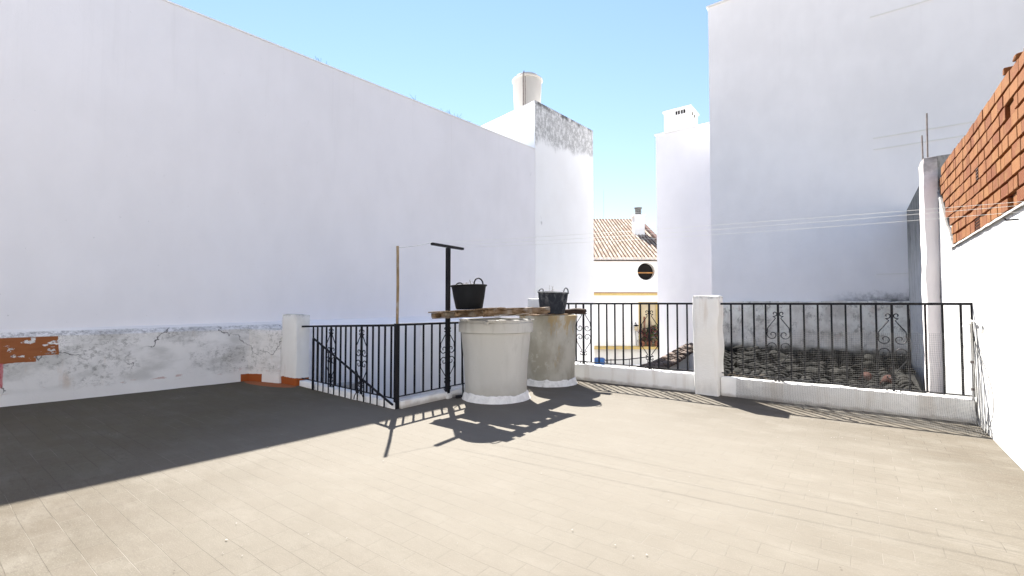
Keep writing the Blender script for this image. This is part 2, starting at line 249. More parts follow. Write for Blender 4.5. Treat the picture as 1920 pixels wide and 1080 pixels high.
# ------------------------------------------------------------------ geometry helpers
C=S.collection
class MB:
    def __init__(s): s.v=[]; s.f=[]; s.t=[]
    def add(s,vs,fs,tone=None):
        o=len(s.v); s.v+= [tuple(p) for p in vs]; s.f+=[tuple(i+o for i in f) for f in fs]; s.t+=[random.random() if tone is None else tone]*len(vs); return s
    def prism(s,pts,z0,z1):   # pts: ccw XY; z may be per-point lists
        k=len(pts); a=z0 if isinstance(z0,(list,tuple)) else [z0]*k; b=z1 if isinstance(z1,(list,tuple)) else [z1]*k
        vs=[(p[0],p[1],a[i]) for i,p in enumerate(pts)]+[(p[0],p[1],b[i]) for i,p in enumerate(pts)]
        fs=[tuple(range(k-1,-1,-1)),tuple(range(k,2*k))]+[(i,(i+1)%k,(i+1)%k+k,i+k) for i in range(k)]
        return s.add(vs,fs)
    def box(s,x0,x1,y0,y1,z0,z1): return s.prism([(x0,y0),(x1,y0),(x1,y1),(x0,y1)],z0,z1)
    def bar(s,a,b,wx,wy=None,up=None):   # rectangular bar between two points
        a=Vector(a); b=Vector(b); d=(b-a).normalized(); wy=wy or wx
        u=Vector(up) if up else (Vector((0,0,1)) if abs(d.z)<.9 else Vector((1,0,0)))
        x=d.cross(u).normalized(); y=x.cross(d)
        q=[(-1,-1),(1,-1),(1,1),(-1,1)]
        vs=[p+x*i*wx/2+y*j*wy/2 for p in (a,b) for i,j in q]
        return s.add(vs,[(3,2,1,0),(4,5,6,7)]+[(i,(i+1)%4,(i+1)%4+4,i+4) for i in range(4)])
    def tube(s,pts,r,n=6,cap=True):
        P=[Vector(p) for p in pts]; vs=[]; k=len(P); prev=None
        for i,p in enumerate(P):
            d=(P[min(i+1,k-1)]-P[max(i-1,0)]).normalized()
            if prev is None: x=d.orthogonal().normalized()
            else: x=(prev-d*prev.dot(d)); x=x.normalized() if x.length>1e-6 else d.orthogonal().normalized()
            prev=x; y=d.cross(x); rr=r[i] if isinstance(r,(list,tuple)) else r
            vs+=[p+(x*math.cos(2*math.pi*j/n)+y*math.sin(2*math.pi*j/n))*rr for j in range(n)]
        fs=[(i*n+j,i*n+(j+1)%n,(i+1)*n+(j+1)%n,(i+1)*n+j) for i in range(k-1) for j in range(n)]
        if cap: fs+=[tuple(range(n-1,-1,-1)),tuple((k-1)*n+j for j in range(n))]
        return s.add(vs,fs)
    def lathe(s,prof,c=(0,0),n=48,wob=0,seed=0):
        vs=[]
        for r,z in prof:
            for j in range(n):
                a=2*math.pi*j/n; q=r
                if wob: q=r*(1+wob*noise.noise(Vector((math.cos(a)*2+seed,math.sin(a)*2,z*3))))
                vs.append((c[0]+q*math.cos(a),c[1]+q*math.sin(a),z))
        k=len(prof)
        return s.add(vs,[(i*n+j,i*n+(j+1)%n,(i+1)*n+(j+1)%n,(i+1)*n+j) for i in range(k-1) for j in range(n)])
    def rough(s,x0,x1,y0,y1,z0,z1,bev=.015,amp=.006,seg=.12,fr=4,shear=None):
        L=((x0,x1),(y0,y1),(z0,z1)); ax=[]
        for a,b in L:
            n=max(1,int((b-a)/seg)); e=min(bev,(b-a)/4); ax.append([a,a+e]+[a+e+(b-a-2*e)*i/n for i in range(1,n)]+[b-e,b])
        for d in range(3):
            u,v=[i for i in range(3) if i!=d]
            for side in (0,1):
                vs=[];A=ax[u];B=ax[v]
                for p in A:
                    for q in B:
                        c=[0,0,0]; c[d]=L[d][side]; c[u]=p; c[v]=q
                        ext=[k for k in range(3) if c[k] in L[k]]
                        if len(ext)>1:
                            for k in ext: c[k]+= bev*.35*(1 if c[k]==L[k][0] else -1)
                        cv=Vector(c); o=Vector((noise.noise(cv*fr),noise.noise(cv*fr+Vector((9,9,9))),noise.noise(cv*fr+Vector((5,1,7)))))*amp*2
                        cv+=o
                        if shear: cv=Vector(shear(cv))
                        vs.append(cv)
                m=len(B); fs=[(i*m+j,(i+1)*m+j,(i+1)*m+j+1,i*m+j+1) for i in range(len(A)-1) for j in range(m-1)]
                if (side==0)==(d!=1): fs=[f[::-1] for f in fs]
                s.add(vs,fs,.5)
        return s
    def build(s,name,mat,parent=None,smooth=None,off=None):
        me=bpy.data.meshes.new(name); o0=Vector(parent.get('_base',(0,0,0))) if parent else Vector(off or (0,0,0))
        me.from_pydata([tuple(Vector(p)-o0) for p in s.v],[],s.f); me.update()
        at=me.attributes.new('tone','FLOAT','POINT'); at.data.foreach_set('value',s.t)
        me.materials.append(mat)
        if smooth:
            for p in me.polygons: p.use_smooth=True
            me.set_sharp_from_angle(angle=R(smooth))
        o=bpy.data.objects.new(name,me); C.objects.link(o)
        if parent: 
            o.parent=parent
            if parent.type=='MESH': o0=Vector(parent['_base'])
            o['_base']=tuple(o0)
        else: o.location=o0; o['_base']=tuple(o0)
        return o
def tag(o,label,cat,group=None,kind=None):
    if label: o['label']=label; o['category']=cat
    if group: o['group']=group
    if kind: o['kind']=kind
    return o
def thing(name,base,label,cat,group=None):
    o=bpy.data.objects.new(name,None); C.objects.link(o); o.location=base; o['_base']=tuple(base); o.empty_display_size=.2
    return tag(o,label,cat,group)
def wx(y): return -8.114+.0787*y      # tall wall face
def px(y): return -7.97+.135*(y-.78)  # parapet face

# ------------------------------------------------------------------ ground and terrace
gm=MB(); gm.add([(-400,-400,-3.75),(400,-400,-3.75),(400,600,-3.75),(-400,600,-3.75)],[(0,1,2,3)])
o=gm.build('ground',M['ground']); o['kind']='structure'
fl=MB(); SX=-4.27
def gridpoly(y0,y1,xa,xb,nx,ny):
    vs=[];fs=[]
    for j in range(ny+1):
        y=y0+(y1-y0)*j/ny; a=xa(y); b=xb(y)
        for i in range(nx+1):
            x=a+(b-a)*i/nx; vs.append((x,y,.006*noise.noise(Vector((x*.8,y*.8,0)))))
    m=nx+1; fs=[(j*m+i,j*m+i+1,(j+1)*m+i+1,(j+1)*m+i) for j in range(ny) for i in range(nx)]
    fl.add(vs,fs)
gridpoly(-4,3.49,lambda y:-8.8,lambda y:SX,30,40); gridpoly(-4,3.49,lambda y:SX,lambda y:.95,30,40); gridpoly(3.49,6.55,lambda y:SX,lambda y:.95,30,20)
fl.prism([(-8.5,3.495),(-4.27,3.495),(-6.65,3.66),(-8.5,3.66)],-.12,-.003)
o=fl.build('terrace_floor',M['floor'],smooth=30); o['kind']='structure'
sb=MB(); sb.box(-4.2,.93,3.5,6.62,-3.75,-.02); sb.box(-8.6,.93,-4.,3.48,-3.75,-.02)
o=sb.build('terrace_building_mass',M['white']); o.name='terrace_base'; o['kind']='structure'

# unseen house added behind the viewer to bounce light onto shaded sides
hs=thing('added_bounce_house',(-3.5,-4,0),'added white house wall behind the viewer, out of view, bouncing light onto the terrace','house')
m=MB(); m.box(-8.4,-2.4,-6,-3.4,0,6.2); m.box(-2.4,-1.4,-6,-3.4,2.1,6.2); m.box(-1.4,.92,-6,-3.4,0,6.2); m.build('wall',M['hs'],hs)
m=MB(); m.box(-8.4,.92,-6,-3.34,6.203,6.3); m.build('coping',M['white'],hs)
m=MB(); m.box(-2.36,-1.44,-3.7,-3.6,0,2.1); m.build('door',M['cream'],hs)
# ------------------------------------------------------------------ left tall building
base=(-7.8,4,0); lb=thing('tall_white_building',base,'long blank white wall on the left with a grey stained block at its end','building')
m=MB(); X=[(wx(-6),-6),(wx(10.795),10.795),(wx(10.795)-7,12.3),(wx(-6)-7,-6)]
m.prism(X,-3.75,5.56); m.build('wall',M['tall'],lb)
m=MB(); m.prism([(wx(-6)+.012,-6),(wx(10.795)+.012,10.795),(wx(10.795)-.16,10.83),(wx(-6)-.16,-6)],5.563,5.585); m.build('wall_coping',M['white'],lb)
c0=(wx(10.795)+.004,10.80); c1=(wx(13.9),13.9); c2=(c1[0]-4.4,c1[1]+.95); c3=(c0[0]-4.4,c0[1]+.95)
m=MB(); m.prism([c0,c1,c2,c3],-3.75,6.83); blk=m.build('end_block',M['block'],lb)
m=MB()
P=[c0,c1,c2,c3]
for i in range(4):
    a=Vector(P[i]); b=Vector(P[(i+1)%4]); d=(b-a).normalized(); nn_=Vector((-d.y,d.x))
    A=a+d*(.0 if i%2==0 else .15); B=b-d*(.0 if i%2==0 else .15)
    m.prism([tuple(A),tuple(B),tuple(B+nn_*.15),tuple(A+nn_*.15)],6.83,6.975)
m.build('roof_upstand',M['block'],blk)
# roof weeds are ground cover on the wall top
random.seed(2); m=MB()
for (y,n_) in ((4.55,5),(6.7,4),(7.6,6),(7.9,5),(8.2,5)):
    for k in range(n_):
        p=Vector((wx(y)-.03,y+random.gauss(0,.06),5.58)); q=p+Vector((random.gauss(0,.04),random.gauss(0,.05),random.uniform(.04,.12))); m.tube([p,q],[.004,.002],4)
o=m.build('wall_top_weeds',M['leaf']); tag(o,'tiny dry weeds sprouting along the top edge of the long blank wall','weeds',kind='stuff')
# water tank on the block
wt=thing('rooftop_water_tank',(-8.35,11.98,6.83),'cream round water tank on top of the stained block of the left building','water tank')
m=MB(); cc=(-8.35,11.98); m.lathe([(0,6.83),(.40,6.83),(.405,7.0),(.46,8.28),(.455,8.30),(.36,8.42),(0,8.47)],cc,40); m.build('tank_body',M['wtank'],wt,40)
m=MB(); m.lathe([(.462,8.26),(.492,8.275),(.492,8.305),(.45,8.315)],cc,40); m.build('rim',M['wtank'],wt,40)
m=MB(); m.tube([(-8.20,11.545,6.85),(-8.19,11.53,7.6),(-8.175,11.50,8.25),(-8.175,11.55,8.40)],.018); m.tube([(-8.13,11.555,7.1),(-8.11,11.53,7.7),(-8.10,11.51,8.2)],.012); m.build('feed_pipe',M['rebar'],wt,40)

# ------------------------------------------------------------------ left parapet
pp=thing('parapet_wall',(-7.8,2.5,0),'low peeling white parapet with grey mould and an orange paint patch under the tall wall','parapet')
m=MB(); ys=[-4+ .15*i for i in range(0,85)]
def ptop(y): return .81+.012*noise.noise(Vector((y*1.3,2,0)))
vs=[];fs=[]; zs=[0,.03,.1,.2,.3,.4,.5,.6,.7,.78]
prof_n=len(zs)+4
for y in ys:
    for z in zs:
        x=px(y)+ .02*noise.noise(Vector((y*2.5,z*3,1)))+.006*noise.noise(Vector((y*11,z*11,3)))
        if z==0: x+=.0
        vs.append((x,y,z if y<3.45 else (z-.0 if z>0 else -3.6)))
    t=ptop(y); vs+= [(px(y)-.006,y,t-.008),(px(y)-.02,y,t),(min(px(y)-.03,wx(y)+.004),y,.878+.005*y),(min(px(y)-.035,wx(y)-.05),y,.88+.005*y)]
for i in range(len(ys)-1):
    for j in range(prof_n-1): a=i*prof_n+j; fs.append((a,a+prof_n,a+prof_n+1,a+1))
m.add(vs,fs,.5); m.build('parapet_face',M['parapet'],pp,35)
m=MB(); ang=math.atan2(.2,.59)
m.rough(-7.66,-7.03,3.50,3.66,-.1,.80,.012,.006,.1,shear=lambda v:(v.x,v.y+(v.x+7.03)*.30+.03,v.z)); m.build('return_wall',M['parapet'],pp,35)
# left pillar
tag(MB().rough(-7.03,-6.6,3.56,3.77,-.1,1.035,.014,.007,.1).build('pillar',M['pillar_o'],None,35,(-6.8,3.66,0)),'short white pillar with orange painted foot at the stairwell corner','pillar','white railing pillars')
tag(MB().rough(-4.49,-4.12,6.44,6.76,-.1,1.285,.014,.007,.1).build('pillar',M['pillar'],None,35,(-4.3,6.6,0)),'white pillar mostly hidden behind the stained tub and the cement smeared bucket','pillar','white railing pillars')
tag(MB().rough(-1.79,-1.47,6.41,6.74,-.1,1.30,.02,.010,.08,shear=lambda v:(v.x-.03*(v.x+1.63)*(1.3-v.z),v.y,v.z)).build('pillar',M['pillar'],None,35,(-1.63,6.57,0)),'thick white pillar with mouldy top between the two terrace railings','pillar','white railing pillars')

# ------------------------------------------------------------------ stairwell
sw=thing('stairwell',(-5.8,5,0),'white walled stairwell opening sunk behind the black stair railings','stairwell')
m=MB(); m.box(-4.44,-4.205,3.52,6.44,-3.6,-.03); m.build('side_wall',M['white'],sw)
m=MB(); m.box(-7.2,-4.2,6.5,6.66,-3.6,.80); m.build('far_wall',M['white'],sw)
m=MB(); m.prism([(-7.5,3.74),(-6.6,3.665),(-4.3,3.505),(-4.3,3.60),(-6.6,3.76),(-7.5,3.86)],-3.6,-.125); m.build('front_wall',M['white'],sw)
m=MB(); 
for k in range(9): m.box(-7.3+.28*k,-7.3+.28*(k+1),3.86,4.9,-3.6,-.19*(k+1))
m.build('stair_flight',M['slab'],sw)
m=MB(); m.add([(-7.5,3.6,-3.55),(-4.3,3.6,-3.55),(-4.3,6.5,-3.55),(-7.5,6.5,-3.55)],[(0,1,2,3)]); m.build('stair_floor',M['slab'],sw)
m=MB(); m.rough(-6.58,-4.24,3.44,3.56,-.05,.075,.008,.003,.12,shear=lambda v:(v.x,v.y+(-4.24-v.x)*.07,v.z)); m.build('kerb',M['white'],sw,35)
m=MB(); m.rough(-4.31,-4.19,3.50,6.46,-.05,.085,.008,.003,.12); m.build('kerb',M['kerb'],sw,35)

# ------------------------------------------------------------------ ironwork
def spiral(cx,cz,r0,r1,a0,a1,n=22):
    return [(cx+(r0+(r1-r0)*(t/n))*math.cos(R(a0+(a1-a0)*t/n)),cz+(r0+(r1-r0)*(t/n))*math.sin(R(a0+(a1-a0)*t/n))) for t in range(n+1)]
def orn_curves(hw):
    a=spiral(.040,.335,.008,.034,-60,300,20)                     # small curl at the top, ends low at the bar
    a+= [(.012+(hw-.022)*t,.302-.145*t) for t in (.15,.5,.85,1)]
    big=spiral(hw*.52,.075,hw*.50,.012,35,-400,30)
    return a+[(hw-.006,.13)]+big
def ornament(mb,org,dirv,cz,hw=.125,r=.0058):
    o=Vector(org); d=Vector(dirv)
    for sx in (-1,1):
        for sz in (-1,1):
            mb.tube([o+d*(x*sx)+Vector((0,0,cz+z*sz)) for x,z in orn_curves(hw)],r,5)
def feet(mb,org,dirv,z):
    o=Vector(org); d=Vector(dirv)
    for sx in (-1,1): mb.tube([o+d*(x*sx)+Vector((0,0,z+zz)) for x,zz in spiral(.036,0,.034,.01,170,-200,18)],.006,5)
def railing(name,label,a,b,ztop,zbot,pos,scr,bw=.019,mat='iron',topw=.036,hw=.125):
    A=Vector((*a,0)); B=Vector((*b,0)); L=(B-A).length; d=(B-A)/L
    zt=lambda t: ztop[0]+(ztop[1]-ztop[0])*t/L; zb=lambda t: zbot[0]+(zbot[1]-zbot[0])*t/L
    rt=thing(name,((a[0]+b[0])/2,(a[1]+b[1])/2,0),label,'railing','black iron railings')
    MB().bar(A+Vector((0,0,zt(0))),B+Vector((0,0,zt(L))),topw,.026).build('top_rail',M[mat],rt)
    MB().bar(A+Vector((0,0,zb(0))),B+Vector((0,0,zb(L))),.016,.012).build('bottom_rail',M['oldiron'],rt)
    for t in pos:
        p=A+d*t; MB().bar(p+Vector((0,0,zb(t)-(.05 if t in scr else .006))),p+Vector((0,0,zt(t)-.009)),bw*(1.25 if t in scr else 1)).build('bar',M[mat],rt)
    for t in scr:
        p=A+d*t; m=MB(); ornament(m,p,d,(zt(t)+zb(t))/2+.0,hw); m.build('scroll_ornament',M[mat],rt,60)
        m=MB(); feet(m,p,d,zb(t)-.022); m.build('foot_scroll',M['oldiron'],rt,60)
    return rt
YR=6.585
x0=-1.47; pos=[x-x0 for x in (-1.346,-1.212,-1.078,-.945,-.809,-.676,-.537,-.397,-.263,-.129,.012,.147,.283,.42,.558,.693,.833,.915)]
railing('terrace_railing','black iron railing with wire mesh hung over its lower half, at the right',(x0,YR),(.925,YR),(1.195,1.195),(.288,.262),pos,[pos[4],pos[12]])
x0=-4.12; xs=[-3.51+.1335*(k-4) for k in range(0,17)]; pos=[x-x0 for x in xs if x>x0+.02 and x<-1.81]; i4=[p for p in pos if abs(p+x0+3.51)<.01 or abs(p+x0+2.442)<.02]
railing('terrace_railing','black iron railing without mesh between the stained tub and the thick white pillar',(x0,YR),(-1.79,YR),(1.197,1.197),(.282,.282),pos,i4)
A=(-6.6,3.655); B=(-4.25,3.48); L=math.hypot(B[0]-A[0],B[1]-A[1])
pos=[.335+.1275*k for k in range(16)]
railing('stair_railing','black iron stair railing facing the camera from the left pillar to the corner post',A,B,(.86,.95),(.10,.11),pos,[pos[4],pos[10]],.017)
pos=[.14+.138*k for k in range(21)]
railing('stair_railing','black iron stair railing running back from the corner post behind the grey tub',(-4.262,3.48),(-4.262,6.44),(.955,.93),(.13,.13),pos,[pos[5],pos[14]],.017,hw=.128)
# corner post + thin pole
cp=tag(MB().bar((-4.245,3.475,-.02),(-4.245,3.475,.97),.046).build('corner_post',M['iron'],None,None,(-4.245,3.475,0)),'square black iron post at the corner where the two stair railings meet','post')
m=MB().tube([(-4.235,3.47,.97),(-4.232,3.472,1.4),(-4.236,3.468,1.86)],.0155,8); 
tag(m.build('clothesline_pole',M['rust'],None,40,(-4.235,3.47,.97)),'thin rusty pole standing on the corner post of the stair railing','pole')
# T post
tp=thing('clothesline_post',(-4.175,4.3,0),'black iron T shaped clothesline post left of the grey tub','post')
MB().bar((-4.205,4.255,-.01),(-4.205,4.255,1.91),.046).build('post',M['iron'],tp)
MB().bar((-4.175,3.945,1.93),(-4.24,4.565,1.93),.045,.030).build('crossbar',M['oldiron'],tp)
MB().rough(-4.25,-4.16,4.21,4.30,-.02,.07,.01,.008,.03).build('mortar_foot',M['mortar'],tp)
# triangular leaning panel
tr=thing('triangular_railing',(-5.1,3.5,0),'triangular black handrail panel sloping down to the corner post of the stair railing','railing panel')
ya=lambda x:3.40+(-4.2-x)*.072
hz=lambda x:.055+(-4.2-x)/1.9*.66
MB().bar((-6.1,ya(-6.1),hz(-6.1)),(-4.22,ya(-4.22),hz(-4.22)),.018,.018).build('sloping_rail',M['iron'],tr)
MB().bar((-6.1,ya(-6.1),0),(-6.1,ya(-6.1),hz(-6.1)),.024).build('end_bar',M['iron'],tr)
for k in range(1,13):
    x=-6.1+.143*k; MB().bar((x,ya(x),.01),(x,ya(x),hz(x)),.012).build('bar',M['iron'],tr)
m=MB()
for sx in (-1,1):
    for (cx,cz,r) in ((-4.92,.20,.040),(-4.92,.12,.034)): m.tube([(cx+x*sx,ya(cx),cz+z) for x,z in spiral(.038,0,r,.01,170,-220,18)],.006,5)
    m.tube([(-4.92+.01*sx,ya(-4.92),.16),(-4.92+.09*sx,ya(-4.92),.06),(-4.92+.10*sx,ya(-4.92),.02)],.006,5)
m.build('scroll_ornament',M['iron'],tr,60)
# leaning rod
lr=thing('leaning_rod',(-4.08,4.40,0),'thin dark rod with a flat foot leaning on the railing beside the T post','rod')
MB().tube([(-4.06,4.39,.03),(-4.20,4.50,.95)],.011,6).build('rod_shaft',M['iron'],lr,60)
MB().bar((-4.10,4.30,.022),(-4.03,4.50,.022),.03,.035).build('foot_plate',M['oldiron'],lr)

# ------------------------------------------------------------------ tubs
def tub(cc,r0,r1,h,mat,name,label,seed,band):
    t=thing(name,(cc[0],cc[1],0),label,'tub','round tubs on the terrace')
    pr=[(r0*.9,.0),(r0,.01),(r0+.004,.2),(r0+.015,.45),(r0+(r1-r0)*.55,h*.74),(r1-.03,h-.16)]
    if band: pr+=[(r1-.026,h-.165),(r1,h-.158),(r1+.002,h-.04),(r1-.012,h-.035),(r1-.010,h-.008),(r1-.02,h),(r1-.07,h)]
    else: pr+=[(r1-.015,h-.10),(r1,h-.03),(r1-.004,h-.005),(r1-.02,h),(r1-.05,h-.002)]
    pr+=[(r1-.08,h-.05),(r0-.02,.5),(r0-.05,.05),(0,.05)]
    m=MB(); m.lathe(pr,cc,64,.006,seed); m.build('tub_body',M[mat],t,28)
    m=MB(); n=72; vs=[]
    for (rr,zz) in ((r0+.05,-.005),(r0+.035,.018),(r0+.020,.07),(r0+.008,.085),(r0-.01,.09)):
        for j in range(n):
            a=2*math.pi*j/n; q=noise.noise(Vector((math.cos(a)*3+seed,math.sin(a)*3,1)))+.5*noise.noise(Vector((math.cos(a)*9+seed,math.sin(a)*9,1)))
            vs.append((cc[0]+(rr+(.012*q if zz<.03 else .003*q))*math.cos(a),cc[1]+(rr+(.012*q if zz<.03 else .003*q))*math.sin(a),zz+(.03*q if zz>.03 else 0)))
    m.add(vs,[(i*n+j,i*n+(j+1)%n,(i+1)*n+(j+1)%n,(i+1)*n+j) for i in range(4) for j in range(n)]); m.build('mortar_ring',M['mortar'],t,50)
    return t
T1=(-3.76,4.68); T2=(-3.82,6.03)
t1=tub(T1,.395,.475,1.0,'tank','grey_tub','smooth grey fibre cement tub with a raised band, nearer the camera',1,True)
m=MB(); m.rough(-3.575,-3.525,4.225,4.26,.945,.985,.004,.002,.03); m.build('rim_lug',M['tank'],t1)
m=MB()
for a in (-2.0,-1.75,-1.0,-.72,.5,2.2):
    p=Vector((T1[0]+.46*math.cos(a),T1[1]+.46*math.sin(a),.998)); q=Vector((-math.sin(a),math.cos(a),0)); r_=Vector((math.cos(a),math.sin(a),0))
    m=MB(); m.bar(p-q*.045+r_*.01,p+q*.04+r_*.012,.045,.016); m.build('packing_wedge',M['mortar'],t1)
tub(T2,.395,.445,1.03,'tank2','stained_tub','beige tub with brown rust and yellow stains standing behind the smooth grey one',5,False)

# pallet
pl=thing('wooden_pallet',(-3.75,4.5,1.04),'rough weathered wooden pallet lying across the top of the grey tub','pallet')
def tilt(p):
    x,y,z=p; return (x,y,z+.055*(x+3.75)+.0*(y-4.5))
def plank(x0,x1,y0,y1,z0,z1,mat='wood',par=pl,name='board',amp=.0035,sh=tilt,skew=0):
    m=MB(); m.rough(x0,x1,y0,y1,z0,z1,.004,amp,.09,6,shear=lambda v:sh((v.x+skew*(v.y-y0),v.y,v.z))); return m.build(name,M[mat],par,40)
for (x0,x1) in ((-4.19,-4.11),(-3.80,-3.72),(-3.36,-3.27)):
    plank(x0,x1,3.95,5.12,1.05,1.106,name='stringer',skew=.05)
for k,(y0,y1) in enumerate(((3.91,4.04),(4.10,4.20),(4.27,4.40),(4.47,4.58),(4.66,4.79),(4.85,4.96),(5.0,5.13))):
    e=random.uniform(-.03,.03); plank(-4.21+e,-3.24+e*.6,y0,y1,1.108,1.124,name='deck_board',skew=random.uniform(-.06,.06),amp=.004)
plank(-4.02,-3.93,3.96,4.10,1.05,1.105,name='block')
plank(-4.20,-3.22,4.93,5.07,1.036,1.048,name='bottom_board')
plank(-4.20,-3.30,3.97,4.07,1.036,1.048,name='bottom_board')
def flat(p): return p
m=MB(); m.rough(-4.30,-3.37,6.27,6.37,1.032,1.118,.012,.012,.08,6,shear=lambda v:(v.x,v.y+.12*(v.x+3.9),v.z)); tag(m.build('dark_timber',M['darkwood'],None,40,(-3.85,6.3,1.03)),'short dark rotten timber lying on the back of the stained tub','timber')
m=MB(); m.rough(-3.78,-3.50,5.13,6.18,1.034,1.048,.004,.006,.08,6,shear=lambda v:(v.x-.05*(v.y-5.1),v.y,v.z)); tag(m.build('thin_board',M['wood'],None,40,(-3.65,5.6,1.03)),'thin splintered board lying on the stained tub under the bluish bucket','board')

# buckets
def bucket(c,z,rb,rt,h,mat,label,tiltv,seed,tw,ax=45):
    t=thing('rubber_bucket',(c[0],c[1],z),label,'bucket','rubber buckets with dry plants')
    t.rotation_euler=tiltv
    m=MB(); m.lathe([(0,z),(rb*.93,z+.002),(rb,z+.015),(rb+(rt-rb)*.5,z+h*.5),(rt-.006,z+h-.02),(rt+.008,z+h-.012),(rt+.009,z+h),(rt-.004,z+h+.003),(rt-.012,z+h-.02),(rt-.03,z+h-.07),(0,z+h-.07)],c,48,.02,seed); m.build('bucket_body',M[mat],t,35)
    m=MB(); m.lathe([(0,z+h-.055),(rt*.5,z+h-.05),(rt-.022,z+h-.06)],c,32,.05,seed); m.build('soil',M['soil'],t,60)
    d=Vector((math.cos(R(36.8+ax)),math.sin(R(36.8+ax)),0)); q=Vector((-d.y,d.x,0))
    for s_ in (-1,1):
        m=MB(); pts=[]
        for i in range(13):
            a=math.pi*i/12; off=q*math.cos(a)*.062+Vector((0,0,math.sin(a)*(.066 if s_>0 else .05)+.002-.012*(s_<0)))
            pts.append(Vector((c[0],c[1],z+h))+d*s_*(rt-.006-.018*math.sin(a)*(1 if s_<0 else .2))+off)
        # handles lie along the rim tangent, leaning a little
        m.tube(pts,.0085,6); m.build('handle',M[mat],t,60)
    random.seed(seed); 
    for k in range(tw):
        a=random.uniform(0,6.28); rr=random.uniform(0,.7)*rt; p=Vector((c[0]+rr*math.cos(a),c[1]+rr*math.sin(a),z+h-.06)); hgt=random.uniform(.06,.17)
        lean=Vector((random.uniform(-.35,.35),random.uniform(-.35,.35),1)); m=MB()
        m.tube([p,p+lean*hgt*.5,p+lean*hgt+Vector((random.uniform(-.02,.02),0,0))],[.0028,.002,.001],5)
        for j in range(3):
            b=p+lean*hgt*random.uniform(.4,.9); m.tube([b,b+Vector((random.uniform(-.04,.04),random.uniform(-.04,.04),random.uniform(.0,.03)))],[.0015,.0008],4)
        m.build('dry_stem',M['twig'],t,60)
    return t
bucket((-3.70,4.10),1.131,.158,.208,.285,'tub','smooth black rubber bucket with dry stems standing on the pallet',(0,R(-2.),0),3,6,-50)
bucket((-3.64,5.86),1.054,.182,.228,.315,'tub2','bluish black bucket smeared with cement standing above the stained tub',(R(1.),R(3.5),0),11,5,-38)

# ------------------------------------------------------------------ terrace kerbs
m=MB(); m.rough(-4.12,-1.79,6.515,6.66,-.1,.247,.01,.007,.1); tag(m.build('kerb_wall',M['kerb'],None,35,(-2.95,6.59,0)),'low white kerb under the plain railing, from the stained tub to the thick pillar','kerb','low kerbs under the railings')
m=MB(); m.rough(-1.47,.92,6.505,6.65,-.1,.238,.01,.009,.1); tag(m.build('kerb_wall',M['kerb'],None,35,(-.3,6.58,0)),'low white kerb behind the wire mesh, from the thick pillar to the right wall','kerb','low kerbs under the railings')

# ------------------------------------------------------------------ wire mesh
vs=[];wm=MB(); X0,X1=-1.27,.885
def mp(x,s):   # s 0 top .. 1 bottom edge
    t=(x-X0)/(X1-X0); fl=.05+.52*max(0,t)**1.1
    top=.72+.12*min(1,t*4)+.05*t; cor=Vector((x,6.50,top)); 
    mid=.25+.30*t
    if s<mid: q=s/mid; z=top+(.27-top)*q; y=6.548-.035*q**2-.03*t*q
    else:
        q=(s-mid)/(1-mid); z=.27*(1-q)**(1.25)+.006; y=6.483-.03*t-fl*(q**1.25)
    w=.012*noise.noise(Vector((x*2.2,s*4,3)))*(.2+s); 
    return Vector((x+.012*noise.noise(Vector((s*3,x*2,7)))+.03*math.sin(min(1,s*1.2)*math.pi)*(t**6),y-abs(w),z+(abs(w)*.5)))
nx=int((X1-X0)/.0165); ns=64
for i in range(nx+1):
    x=X0+(X1-X0)*i/nx; smin=0 if x>X0+.12 else 0
    wm.tube([mp(x,k/24) for k in range(25)],0.0008 if i<nx-3 else .0014,3,False)
for k in range(ns+1):
    s=k/ns; wm.tube([mp(X0+(X1-X0)*i/44,s) for i in range(45)],0.0008,3,False)
tag(wm.build('wire_mesh',M['wire'],None,None,(-.2,6.3,0)),'galvanised square wire mesh hanging on the right railing and flaring onto the floor','wire mesh')
m=MB()
for k in range(6):
    ye=6.42-.09*k; bl=.02+.125*k; pts=[]
    for i in range(19):
        q=i/18; pts.append(Vector((.905-.02*math.sin(q*3.14),6.47+(ye-6.47)*q-bl*math.sin(q*math.pi)**1.2,(1.0-.03*k)*(1-q)+.006)))
    m.tube(pts,.0024,4)
tag(m.build('loose_wire',M['oldiron'],None,50,(.9,6.3,0)),'bundle of loose stiff wires bowing down the right wall to the floor corner','wire')

# ------------------------------------------------------------------ right boundary wall with brick
rw=thing('boundary_wall',(.92,6,0),'whitewashed boundary wall on the right topped with bare orange hollow bricks','wall')
def yz_prism(pts,x0,x1):
    k=len(pts); m=MB(); vs=[(x0,y,z) for y,z in pts]+[(x1,y,z) for y,z in pts]
    return m.add(vs,[tuple(range(k)),tuple(range(2*k-1,k-1,-1))]+[(i,i+k,(i+1)%k+k,(i+1)%k) for i in range(k)],.5)
m=yz_prism([(-4,-3.75),(14.0,-3.75),(14.0,3.36),(9.4,3.36),(8.86,3.30),(8.86,2.80),(8.5,2.48),(8.22,2.22),(7.95,2.08),(7.74,1.895),(-4,1.87)],.92,1.10); m.build('plaster_wall',M['rwall'],rw)
m=MB(); m.rough(.772,.925,8.83,9.42,-.6,3.30,.012,.008,.14); m.build('pier',M['pier'],rw,35)
core=yz_prism([(1.,1.88),(7.74,1.90),(8.84,2.80),(8.84,3.06),(1.,2.80)],.985,1.09); core.build('brick_core',M['bmortar'],rw)
